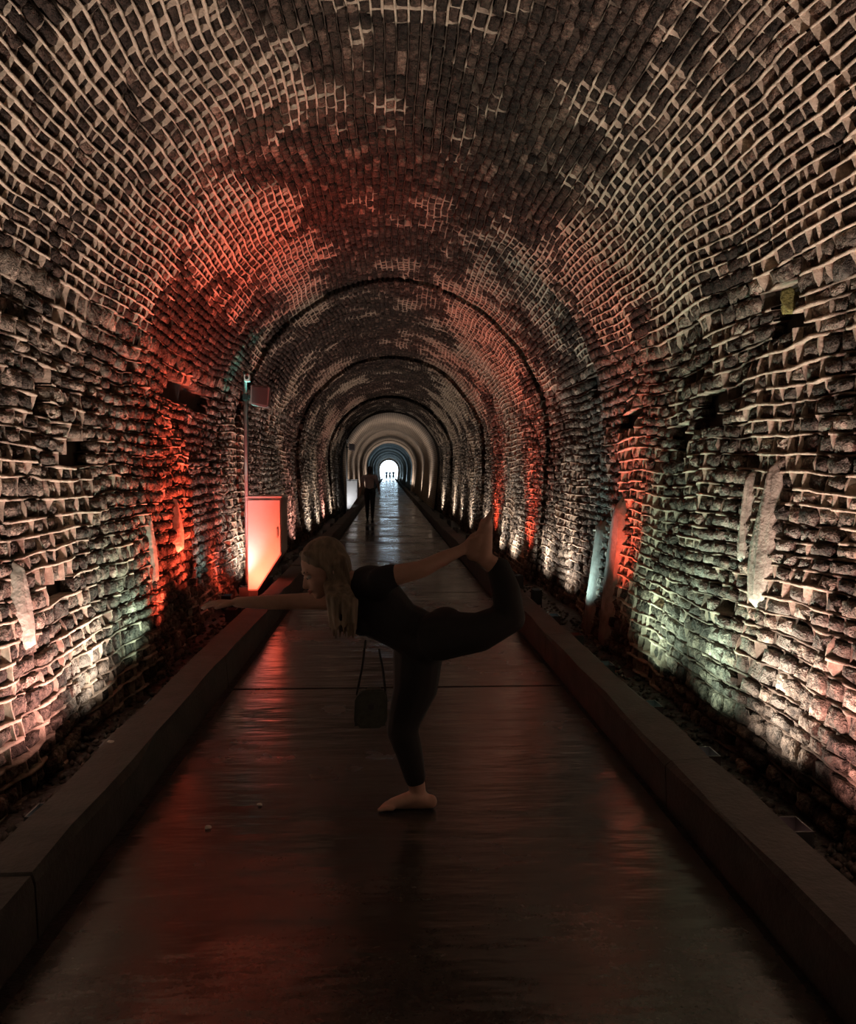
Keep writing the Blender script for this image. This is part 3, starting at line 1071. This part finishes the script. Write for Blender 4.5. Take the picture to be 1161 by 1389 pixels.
def speaker_pole(loc, label, h=2.98):
    e = empty('speaker_pole', loc)
    tag(e, label, 'pole', 'speaker poles behind the cabinets')
    bm = bmesh.new(); add_tube(bm, [(0, 0, 0), (0, 0, h)], 0.024, 12)
    bm_obj('pole', bm, M_STEEL, e, True)
    bm = bmesh.new(); add_tube(bm, [(0, 0, h), (0, 0, h + 0.02), (0, 0, h + 0.03)], [0.028, 0.028, 0.01], 12)
    bm_obj('pole_cap', bm, M_BLACK, e)
    sn = box_obj('sensor', (0.0, 0.07, -0.09, 0.02, h - 0.12, h - 0.02), M_CAB, e, 0.01)
    bm = bmesh.new(); add_tube(bm, [(0.035, -0.09, h - 0.07), (0.035, -0.10, h - 0.07)], 0.022, 12)
    bm_obj('sensor_lens', bm, M_BLACK, sn)
    bm = bmesh.new()
    add_prism(bm, [(0.08, h - 0.42), (0.31, h - 0.46), (0.335, h - 0.18), (0.09, h - 0.16)], 'y', -0.12, 0.10, 0.012)
    sp = bm_obj('speaker', bm, M_SPK, e)
    bm = bmesh.new()
    add_prism(bm, [(0.10, h - 0.395), (0.295, h - 0.43), (0.315, h - 0.20), (0.108, h - 0.185)], 'y', -0.128, -0.118, 0.003)
    bm_obj('grille', bm, M_GRILLE, sp)
    bm = bmesh.new(); add_box(bm, 0.0, 0.10, -0.015, 0.015, h - 0.33, h - 0.29); add_box(bm, -0.032, 0.032, -0.032, 0.032, h - 0.35, h - 0.27)
    bm_obj('speaker_bracket', bm, M_BLACK, e)
    bm = bmesh.new(); add_tube(bm, [(0.05, 0.02, h - 0.3), (0.03, 0.03, h - 0.4), (0.026, 0.0, h - 0.55), (0.026, 0.0, 0.4)], 0.007, 6)
    bm_obj('cable', bm, M_BLACK, e)
    bm = bmesh.new(); add_box(bm, -0.09, 0.09, -0.09, 0.09, -0.02, 0.015, 0.004)
    bm_obj('base_plate', bm, M_STEEL, e)
    return e


p = at(336, 803, 10.3)
cabinet((p.x, 10.3, 0.02), 'white steel cabinet lit red beside the wall, the nearer one')
p = at(336, 640, 11.05)
speaker_pole((p.x - 0.02, 11.05, -0.18), 'tall steel pole with speaker box behind the red-lit cabinet')
p = at(470.5, 686, 32.8)
cabinet((p.x, 32.8, 0.02), 'small bright white steel cabinet far down the tunnel by the walker')
p = at(470.5, 640, 33.5)
speaker_pole((p.x, 33.5, -0.18), 'far steel pole with speaker box behind the distant bright cabinet', 2.98)
# floods standing in the ditch in front of the cabinets
uplight(-1, 9.62, RED, 150, 130, -6, 80, 'red flood in the ditch shining at the nearer cabinet', dx=0.38)
uplight(-1, 9.90, WHITE, 26, 70, -4, 60, 'white flood in the ditch shining at the nearer cabinet', dx=0.16)
uplight(-1, 32.0, WHITE, 36, 110, -6, 70, 'white flood in the ditch shining at the far cabinet', dx=0.25)

uplight(-1, 10.62, TEAL, 650, 13, 2.0, 10.5, 'teal flood in the ditch shining up the nearer speaker pole', dx=0.24)

# ------------------------------------------------------------------ people
def add_capsule(bm, p0, r0, p1, r1, seg=14, flat=None):
    """tapered capsule; flat=(dir, factor) squeezes the section along dir"""
    p0, p1 = Vector(p0), Vector(p1)
    ax = (p1 - p0)
    L = ax.length
    t = ax.normalized() if L > 1e-6 else Vector((0, 0, 1))
    if flat:
        fd = (Vector(flat[0]) - t * t.dot(Vector(flat[0]))).normalized()
        u, fu, fv = fd, flat[1], 1.0
    else:
        u, fu, fv = t.orthogonal().normalized(), 1.0, 1.0
    v = t.cross(u)
    st = []
    for k in range(5):
        a = math.pi / 2 * (1 - k / 4)
        st.append((p0 - t * r0 * math.sin(a) * min(1, fu * 1.2), r0 * max(math.cos(a), 0.02)))
    for k in range(1, 4):
        q = k / 4
        st.append((p0.lerp(p1, q), r0 + (r1 - r0) * q))
    for k in range(5):
        a = math.pi / 2 * k / 4
        st.append((p1 + t * r1 * math.sin(a) * min(1, fu * 1.2), r1 * max(math.cos(a), 0.02)))
    rings = []
    for c_, r in st:
        rings.append([bm.verts.new(c_ + u * (math.cos(2 * math.pi * k / seg) * r * fu) + v * (math.sin(2 * math.pi * k / seg) * r * fv)) for k in range(seg)])
    for a, b_ in zip(rings, rings[1:]):
        for k in range(seg):
            bm.faces.new((a[k], a[(k + 1) % seg], b_[(k + 1) % seg], b_[k]))
    bm.faces.new(rings[0][::-1]); bm.faces.new(rings[-1])


def add_ellipsoid(bm, c_, axes, radii, seg=18, rings=12):
    c_ = Vector(c_)
    ax = [Vector(a).normalized() for a in axes]
    R = []
    for i in range(1, rings):
        th = math.pi * i / rings
        R.append([bm.verts.new(c_ + ax[0] * (radii[0] * math.sin(th) * math.cos(2 * math.pi * k / seg)) + ax[1] * (radii[1] * math.sin(th) * math.sin(2 * math.pi * k / seg)) + ax[2] * (radii[2] * math.cos(th))) for k in range(seg)])
    for a, b_ in zip(R, R[1:]):
        for k in range(seg):
            bm.faces.new((a[k], a[(k + 1) % seg], b_[(k + 1) % seg], b_[k]))
    bm.faces.new(R[0][::-1]); bm.faces.new(R[-1])


def fuse(name, bm, mat, voxel, smooth_it, parent=None):
    """one continuous surface from overlapping volumes"""
    me = bpy.data.meshes.new(name)
    bmesh.ops.recalc_face_normals(bm, faces=bm.faces)
    bm.to_mesh(me); bm.free()
    o = bpy.data.objects.new(name, me)
    COL.objects.link(o)
    md = o.modifiers.new('r', 'REMESH'); md.mode = 'VOXEL'; md.voxel_size = voxel; md.adaptivity = 0.0
    if smooth_it:
        sm = o.modifiers.new('s', 'SMOOTH'); sm.factor = 0.5; sm.iterations = smooth_it
    dg = bpy.context.evaluated_depsgraph_get()
    me2 = bpy.data.meshes.new_from_object(o.evaluated_get(dg))
    o.modifiers.clear()
    o.data = me2
    bpy.data.meshes.remove(me)
    me2.name = name
    me2.materials.clear(); me2.materials.append(mat)
    me2.polygons.foreach_set('use_smooth', [True] * len(me2.polygons))
    if parent:
        o.parent = parent
    return o


def chain(bm, pts, flat=None, grow=0.0):
    for (p0, r0), (p1, r1) in zip(pts, pts[1:]):
        add_capsule(bm, p0, r0 + grow, p1, r1 + grow, flat=flat)


# ---- person in the dancer pose, about 3.5 m from the camera
Y0 = 3.55


def q(px_, py_, dy=0.0):
    return at(px_, py_, Y0 + dy)


pelvis = q(574, 866, 0.0)
waist = q(545, 850, 0.0)
chest = q(515, 826, 0.0)
upper = q(503, 802, 0.0)
neck0 = q(488, 797, 0.0)
neck1 = q(458, 782, -0.01)
headc = q(436, 770, -0.02)
shN, shF = q(517, 787, -0.13), q(480, 814, 0.10)
elN, wrN = q(572, 772, -0.16), q(624, 747, -0.11)
elF, wrF = q(398, 816, 0.12), q(322, 817, 0.10)
hipN, hipF = q(596, 862, -0.07), q(568, 876, 0.06)
thN, knN, clN, anN = q(648, 858, -0.09), q(691, 838, -0.10), q(686, 800, -0.10), q(666, 764, -0.09)
kn_f = [(q(564, 930, 0.06), 0.094), (q(549.5, 973, 0.05), 0.069), (q(546, 991, 0.04), 0.064), (q(556, 1024, 0.05), 0.054), (q(563, 1055, 0.06), 0.042), (q(568, 1080, 0.06), 0.034)]

torso = [(pelvis, 0.105), (waist, 0.098), (chest, 0.125), (upper, 0.11)]
legN = [(hipN, 0.104), (thN, 0.079), (knN, 0.062), (clN, 0.056), (q(677, 772, -0.09), 0.046), (anN, 0.036)]
legF = [(hipF, 0.108)] + kn_f
armN = [(shN, 0.052), (q(538, 780, -0.15), 0.045), (elN, 0.037), (q(600, 758, -0.13), 0.032), (wrN, 0.024)]
armF = [(shF, 0.050), (q(440, 815, 0.11), 0.042), (elF, 0.036), (q(365, 817, 0.11), 0.033), (wrF, 0.024)]

bm = bmesh.new()
chain(bm, torso)
add_capsule(bm, upper, 0.09, shN, 0.05); add_capsule(bm, upper, 0.09, shF, 0.05)
chain(bm, [(neck0, 0.06), (neck1, 0.047), (q(446, 778, -0.01), 0.047)])
chain(bm, legN); chain(bm, legF); chain(bm, armN); chain(bm, armF)
add_ellipsoid(bm, q(604, 852, -0.05), ((1, 0, 0), (0, 1, 0), (0, 0, 1)), (0.085, 0.10, 0.085))
# head: looking along the reaching arm, tipped down a little and turned a touch to the camera
fwd = Vector((-0.86, -0.34, -0.38)).normalized()
up0 = Vector((-0.38, 0.0, 0.92))
hr = fwd.cross(up0).normalized()
hu = hr.cross(fwd).normalized()


def hp(f_, u_, r_):
    return headc + fwd * f_ + hu * u_ + hr * r_


add_ellipsoid(bm, hp(-0.015, 0.02, 0), (fwd, hr, hu), (0.095, 0.073, 0.088), 22, 16)      # skull
add_ellipsoid(bm, hp(0.035, -0.045, 0), (fwd, hr, hu), (0.052, 0.052, 0.07), 20, 14)      # face
add_ellipsoid(bm, hp(0.058, -0.098, 0), (fwd, hr, hu), (0.024, 0.026, 0.02))              # chin
add_capsule(bm, hp(0.082, -0.012, 0), 0.009, hp(0.098, -0.044, 0), 0.012)                 # nose
add_ellipsoid(bm, hp(0.088, -0.046, 0), (fwd, hr, hu), (0.014, 0.016, 0.010))
add_capsule(bm, hp(0.074, 0.012, -0.035), 0.010, hp(0.074, 0.012, 0.035), 0.010)          # brow
for sgn in (-1, 1):
    add_ellipsoid(bm, hp(-0.012, -0.02, sgn * 0.076), (fwd, hr, hu), (0.019, 0.008, 0.030))   # ears
    add_ellipsoid(bm, hp(0.058, -0.04, sgn * 0.032), (fwd, hr, hu), (0.022, 0.02, 0.022))     # cheeks
# mouth ridge
add_capsule(bm, hp(0.083, -0.070, -0.016), 0.007, hp(0.083, -0.070, 0.016), 0.007)
# reaching hand: palm, four fingers, thumb (palm down, fingers slightly curled)
hd = (wrF - elF).normalized()
side_h = Vector((0, 1, 0))
dn = Vector((0, 0, -1))
pc = wrF + hd * 0.045
add_capsule(bm, wrF, 0.023, wrF + hd * 0.075, 0.034, flat=(dn, 0.42))
flen = [0.066, 0.074, 0.070, 0.056]
nails = []
for k in range(4):
    o_ = (k - 1.5) * 0.0195
    b0 = wrF + hd * 0.078 + side_h * (-o_)
    b1 = b0 + hd * flen[k] * 0.5 + dn * 0.003 + side_h * (-o_ * 0.18)
    b2 = b1 + hd * flen[k] * 0.32 + dn * 0.009
    b3 = b2 + hd * flen[k] * 0.2 + dn * 0.010
    chain(bm, [(b0 - hd * 0.02, 0.0098), (b1, 0.0088), (b2, 0.0080), (b3, 0.0070)])
    nails.append((b3, hd))
tb = wrF + hd * 0.025 + side_h * -0.024
chain(bm, [(tb, 0.013), (tb + hd * 0.028 + side_h * -0.026 + dn * 0.006, 0.0108), (tb + hd * 0.055 + side_h * -0.034 + dn * 0.012, 0.0088)])
# raised foot, sole towards the camera's left, held by the other hand
heel = q(641, 752, -0.09); ball = q(659, 712, -0.09); toe = q(665, 693, -0.09)
chain(bm, [(anN, 0.036), (q(650, 752, -0.09), 0.034), (heel, 0.028)])
add_capsule(bm, q(656, 754, -0.09), 0.036, ball, 0.030, flat=((0, 1, 0), 1.15))
add_capsule(bm, heel, 0.028, ball, 0.024)
fdir = (toe - ball).normalized()
for k in range(5):
    o_ = (k - 2) * 0.0165
    b0 = ball + Vector((0, o_, 0)) + fdir * 0.01
    lt = [0.052, 0.048, 0.043, 0.037, 0.031][k]
    chain(bm, [(b0, 0.0115 if k else 0.014), (b0 + fdir * lt * 0.7, 0.009 if k else 0.0115), (b0 + fdir * lt + Vector((0.004, 0, 0)), 0.0075 if k else 0.0095)])
# gripping hand: palm across the foot, fingers wrapped round it
gd = (wrN - elN).normalized()
gp = wrN + gd * 0.055
add_capsule(bm, wrN, 0.023, gp, 0.032, flat=((0, 1, 0), 0.55))
gu = Vector((0.25, 0, 0.97)).normalized()
for k in range(4):
    o_ = (k - 1.5) * 0.019
    b0 = gp + gu * o_ + Vector((0, -0.012, 0))
    b1 = b0 + gd * 0.034 + Vector((0, -0.022, 0))
    b2 = b1 + gd * 0.024 + Vector((0, 0.006, 0))
    b3 = b2 + gd * 0.012 + Vector((0, 0.020, 0))
    chain(bm, [(b0 - gd * 0.012, 0.0098), (b1, 0.0092), (b2, 0.0085), (b3, 0.0074)])
tb = wrN + gd * 0.025 + gu * 0.02
chain(bm, [(tb, 0.0125), (tb + gd * 0.022 + gu * 0.022 + Vector((0, 0.018, 0)), 0.0105), (tb + gd * 0.046 + gu * 0.024 + Vector((0, 0.034, 0)), 0.0088)])
# standing foot, toes to the left
an = kn_f[-1][0]
gz = 0.0
hl = Vector((q(584, 1108, 0.06).x, an.y, 0.030)); bl = Vector((q(532, 1108, 0.06).x, an.y, 0.022)); tx_ = q(513, 1112, 0.06).x
add_capsule(bm, an, 0.034, Vector((an.x + 0.015, an.y, 0.042)), 0.036)
add_capsule(bm, hl, 0.030, Vector((an.x, an.y, 0.034)), 0.034)
add_capsule(bm, Vector((an.x - 0.005, an.y, 0.055)), 0.034, bl, 0.024, flat=((0, 1, 0), 1.25))
add_capsule(bm, hl + Vector((0, 0, -0.004)), 0.026, bl, 0.022, flat=((0, 1, 0), 1.2))
for k in range(5):
    o_ = (k - 2) * 0.0165
    b0 = bl + Vector((0.0, o_, -0.006)); e_ = Vector((tx_ + 0.006 + [0, 0.003, 0.009, 0.017, 0.026][k], bl.y + o_ * 1.1, 0.0095))
    chain(bm, [(b0, 0.013), (b0.lerp(e_, 0.6) + Vector((0, 0, 0.003)), 0.0095 if k else 0.0115), (e_, 0.0085 if k else 0.0105)])
person = fuse('person', bm, M_SKIN, 0.0055, 4)
tag(person, 'barefoot person in black balancing on one leg in a dancer pose, arm reaching forward', 'person')

for sgn in (-1, 1):
    bm = bmesh.new(); add_ellipsoid(bm, hp(0.072, -0.012, sgn * 0.029), (fwd, hr, hu), (0.0115, 0.0125, 0.0085), 12, 8)
    ey = bm_obj('eye', bm, M_EYE, person, True)
    bm = bmesh.new(); add_ellipsoid(bm, hp(0.0815, -0.014, sgn * 0.029), (fwd, hr, hu), (0.003, 0.0055, 0.0055), 10, 6)
    bm_obj('iris', bm, M_IRIS, ey, True)
    bm = bmesh.new(); add_tube(bm, [hp(0.083, 0.010, sgn * 0.014), hp(0.082, 0.016, sgn * 0.030), hp(0.072, 0.011, sgn * 0.046)], [0.002, 0.003, 0.0015], 6)
    bm_obj('eyebrow', bm, M_DARKHAIR, person)
bm = bmesh.new()
add_tube(bm, [hp(0.083, -0.068, -0.021), hp(0.0915, -0.066, 0), hp(0.083, -0.068, 0.021)], [0.002, 0.0045, 0.002], 8)
add_tube(bm, [hp(0.082, -0.073, -0.019), hp(0.090, -0.075, 0), hp(0.082, -0.073, 0.019)], [0.002, 0.005, 0.002], 8)
bm_obj('lips', bm, M_LIP, person, True)

# clothing: a short-sleeved top and leggings that follow the body
bm = bmesh.new()
g = 0.007
chain(bm, [(q(562, 858, 0), 0.098), (waist, 0.098), (chest, 0.127), (upper, 0.108)], grow=g)
add_capsule(bm, upper, 0.092 + g, q(515, 792, -0.11), 0.055 + g); add_capsule(bm, upper, 0.09 + g, shF, 0.050 + g)
add_capsule(bm, shN, 0.052 + g, q(531, 781.5, -0.143), 0.046 + g)
add_capsule(bm, shF, 0.050 + g, q(462, 815, 0.105), 0.044 + g)
add_ellipsoid(bm, q(492, 845, -0.03), ((1, 0, 0), (0, 1, 0), (0, 0, 1)), (0.055, 0.09, 0.055))
fuse('top', bm, M_TOP, 0.008, 4, person)
bm = bmesh.new()
chain(bm, [(q(553, 852, 0), 0.102), (pelvis, 0.107)], grow=g)
chain(bm, legN[:-1] , grow=g * 0.8)
chain(bm, [(hipF, 0.108)] + kn_f[:-1], grow=g * 0.8)
add_ellipsoid(bm, q(604, 852, -0.05), ((1, 0, 0), (0, 1, 0), (0, 0, 1)), (0.092, 0.107, 0.092))
fuse('leggings', bm, M_LEG, 0.008, 4, person)

# long loose hair: cap plus strands falling beside the face
bm = bmesh.new()
add_ellipsoid(bm, hp(-0.028, 0.036, 0), (fwd, hr, hu), (0.100, 0.083, 0.090), 22, 14)
add_ellipsoid(bm, hp(-0.065, -0.01, 0), (fwd, hr, hu), (0.065, 0.078, 0.085), 18, 12)
rs = random.Random(5)
for k in range(70):
    a = rs.uniform(-1.0, 1.0)
    root = hp(rs.uniform(-0.07, 0.05), 0.085 + rs.uniform(-0.02, 0.02), a * 0.05)
    sidev = 1.0 if a > 0 else -1.0
    # the camera side hangs in front of the shoulder, the other behind the arm
    mid1 = hp(rs.uniform(-0.09, 0.0), 0.0, sidev * (0.072 + rs.uniform(0, 0.014)))
    px_ = rs.uniform(442, 482); dy_ = -0.16 + rs.uniform(-0.03, 0.05) if sidev > 0 else rs.uniform(-0.06, 0.03)
    m2 = q(px_ + 2, 815 + rs.uniform(-8, 8), dy_)
    e_ = q(448 + (px_ - 442) * 0.85 + rs.uniform(-4, 4), rs.uniform(838, 866), dy_ + rs.uniform(-0.02, 0.03))
    chain(bm, [(root, 0.011), (mid1, 0.012), (m2, 0.0105), (e_, 0.005)])
fuse('hair', bm, M_HAIR, 0.006, 2, person)

# small bag swinging below the chest on its strap
bagc = q(503.5, 958, -0.06)
bag = empty('crossbody_bag', (bagc.x, bagc.y, bagc.z - 0.09))
tag(bag, 'small grey green crossbody bag hanging below the chest of the posing person', 'bag')
bm = bmesh.new()
add_prism(bm, [(-0.064, 0.0), (0.05, 0.0), (0.068, 0.018), (0.07, 0.135), (0.055, 0.168), (-0.03, 0.165), (-0.068, 0.13), (-0.074, 0.02)], 'y', -0.032, 0.032, 0.014)
bm_obj('pouch', bm, M_BAG, bag)
bm = bmesh.new()
add_prism(bm, [(-0.066, 0.085), (0.066, 0.085), (0.071, 0.135), (0.056, 0.171), (-0.031, 0.168), (-0.069, 0.132)], 'y', -0.041, -0.028, 0.006)
fl = bm_obj('flap', bm, M_BAG, bag)
bm = bmesh.new(); add_box(bm, -0.012, 0.012, -0.046, -0.04, 0.088, 0.112, 0.002)
bm_obj('buckle', bm, M_BLACK, fl)
bm = bmesh.new()
org = Vector(bag.location)
for (ax_, bx_, ay) in ((-0.062, q(496, 868, -0.13), -0.0), (0.062, q(514, 880, -0.115), 0.0)):
    a0 = Vector((ax_, 0, 0.14)); a2 = bx_ - org
    a1 = a0.lerp(a2, 0.5) + Vector((0.004, 0, 0))
    for s0, s1 in ((a0, a1), (a1, a2)):
        t = (s1 - s0).normalized(); w_ = t.cross(Vector((0, 1, 0))).normalized() * 0.0045
        vv = [bm.verts.new(p_ + w_ * sg + Vector((0, dy_, 0))) for p_ in (s0, s1) for sg in (-1, 1) for dy_ in (-0.002, 0.002)]
        for f in ((0, 1, 3, 2), (4, 6, 7, 5), (0, 4, 5, 1), (2, 3, 7, 6), (0, 2, 6, 4), (1, 5, 7, 3)):
            bm.faces.new([vv[i] for i in f])
bm_obj('strap', bm, M_STRAP, bag)


# ---- walkers further down the tunnel
def walker(x, Y, H, label, mt, mb, hair, stride=0.12, arm=0.12, group=None, voxel=0.012, lod=1, hat=False):
    k = H / 1.68
    J = lambda a, b_, c_: Vector((x + a * k, Y + b_ * k, c_ * k))
    bm = bmesh.new()
    pel, wst, ch, nk = J(0, 0, 0.90), J(0, 0, 1.06), J(0, 0.01, 1.26), J(0, 0.0, 1.42)
    add_capsule(bm, pel + Vector((-0.05 * k, 0, 0)), 0.115 * k, pel + Vector((0.05 * k, 0, 0)), 0.115 * k)
    chain(bm, [(pel, 0.13 * k), (wst, 0.115 * k), (ch, 0.135 * k)], flat=((0, 1, 0), 0.8))
    add_capsule(bm, J(-0.13, 0, 1.36), 0.06 * k, J(0.13, 0, 1.36), 0.06 * k)
    add_capsule(bm, nk - Vector((0, 0, 0.05)), 0.052 * k, J(0, 0.01, 1.5), 0.05 * k)
    add_ellipsoid(bm, J(0, 0.0, 1.575), ((1, 0, 0), (0, 1, 0), (0, 0, 1)), (0.075 * k, 0.092 * k, 0.108 * k))
    add_ellipsoid(bm, J(0, 0.095, 1.555), ((1, 0, 0), (0, 1, 0), (0, 0, 1)), (0.013 * k, 0.02 * k, 0.022 * k))
    legs, arms, feet = [], [], []
    for sgn, st in ((-1, stride), (1, -stride)):
        legs.append([(J(sgn * 0.085, 0, 0.86), 0.092 * k), (J(sgn * 0.085, st * 0.55, 0.47), 0.06 * k), (J(sgn * 0.085, st * 0.35, 0.30), 0.055 * k), (J(sgn * 0.082, st, 0.085), 0.036 * k)])
        arms.append([(J(sgn * 0.185, 0, 1.36), 0.052 * k), (J(sgn * (0.20 + arm * 0.6), -st * 0.4, 1.09), 0.040 * k), (J(sgn * (0.20 + arm), -st * 1.0, 0.86), 0.028 * k)])
        chain(bm, legs[-1]); chain(bm, arms[-1])
        w_ = arms[-1][-1][0]
        hd_ = (w_ - arms[-1][1][0]).normalized()
        add_capsule(bm, w_, 0.026 * k, w_ + hd_ * 0.08 * k, 0.034 * k, flat=((1, 0, 0), 0.5))
        if lod:
            for f_ in range(4):
                b0 = w_ + hd_ * 0.085 * k + Vector((0, (f_ - 1.5) * 0.018 * k, 0))
                add_capsule(bm, b0, 0.0095, b0 + hd_ * (0.07 - 0.006 * abs(f_ - 1)) * k + Vector((-sgn * 0.012, 0, 0)), 0.008)
            b0 = w_ + hd_ * 0.03 * k + Vector((0, 0.025 * k, 0))
            add_capsule(bm, b0, 0.012, b0 + hd_ * 0.05 * k + Vector((0, 0.025 * k, 0)), 0.010)
        feet.append((J(sgn * 0.082, st - 0.05, 0.04), J(sgn * 0.09, st + 0.13, 0.032)))
        add_capsule(bm, feet[-1][0], 0.036 * k, feet[-1][1], 0.03 * k)
    pr = fuse('person', bm, M_SKIN, voxel, 2)
    tag(pr, label, 'person', group)
    g = 0.012 * k
    bm = bmesh.new()
    chain(bm, [(J(0, 0, 0.98), 0.118 * k), (wst, 0.115 * k), (ch, 0.135 * k)], flat=((0, 1, 0), 0.85), grow=g)
    add_capsule(bm, J(-0.13, 0, 1.36), 0.06 * k + g, J(0.13, 0, 1.36), 0.06 * k + g)
    for a in arms:
        add_capsule(bm, a[0][0], a[0][1] + g, a[0][0].lerp(a[1][0], 0.62), 0.046 * k + g)
    fuse('shirt', bm, mt, voxel, 2, pr)
    bm = bmesh.new()
    add_capsule(bm, pel + Vector((-0.05 * k, 0, 0.02)), 0.115 * k + g, pel + Vector((0.05 * k, 0, 0.02)), 0.115 * k + g)
    for a in legs:
        chain(bm, a, grow=g)
    fuse('trousers', bm, mb, voxel, 2, pr)
    for a, b_ in feet:
        bm = bmesh.new(); add_capsule(bm, a, 0.041 * k, b_, 0.036 * k)
        bm_obj('shoe', bm, M_SHOE, pr, True)
    bm = bmesh.new()
    add_ellipsoid(bm, J(0, -0.018, 1.60), ((1, 0, 0), (0, 1, 0), (0, 0, 1)), (0.085 * k, 0.095 * k, 0.10 * k))
    add_ellipsoid(bm, J(0, -0.055, 1.53), ((1, 0, 0), (0, 1, 0), (0, 0, 1)), (0.07 * k, 0.05 * k, 0.085 * k))
    fuse('hair', bm, hair, voxel, 2, pr)
    return pr


walker(-0.585, 25.8, 1.66, 'walker in a pale grey shirt and black trousers midway down the walkway', M_SHIRT, M_TROUSER, M_DARKHAIR, 0.14, 0.10)
walker(-0.35, 148, 1.72, 'tiny distant figure in blue before the bright tunnel mouth, leftmost of three', M_BLUE, M_TROUSER, M_DARKHAIR, 0.1, 0.05, 'figures before the bright tunnel mouth', 0.03, 0)
walker(0.25, 150, 1.66, 'tiny distant figure in grey before the bright tunnel mouth, middle of three', M_GREY, M_TROUSER, M_DARKHAIR, -0.1, 0.05, 'figures before the bright tunnel mouth', 0.03, 0)
walker(0.85, 146, 1.74, 'tiny distant figure in blue before the bright tunnel mouth, rightmost of three', M_BLUE, M_GREY, M_DARKHAIR, 0.12, 0.05, 'figures before the bright tunnel mouth', 0.03, 0)

# ------------------------------------------------------------------ small pale chips lying about
def chip(px_, py_, z, size, label, seed):
    d = RC @ Vector(((px_ - 580.5) / F, -(py_ - 694.5) / F, -1.0))
    t = (z - CAM_H) / d.z
    r = random.Random(seed)
    bm = bmesh.new()
    bmesh.ops.create_icosphere(bm, subdivisions=2, radius=size)
    for v in bm.verts:
        v.co = Vector((v.co.x * 1.4, v.co.y, v.co.z * 0.6)) * r.uniform(0.75, 1.2)
    zmin = min(v.co.z for v in bm.verts)
    o = bm_obj('stone_chip', bm, M_CHIP, None, False, (d.x * t, d.y * t, z - zmin * 0.9))
    tag(o, label, 'stone', 'pale stone chips on the ground')


chip(282, 1124, 0.0, 0.011, 'pale stone chip on the walkway, nearest of the three to the camera', 1)
chip(352, 1093, 0.0, 0.009, 'tiny pale stone chip on the walkway, between the kerb and the standing foot', 2)
chip(150, 1008, HK, 0.012, 'pale stone chip lying on top of the kerb on the cabinet side', 3)
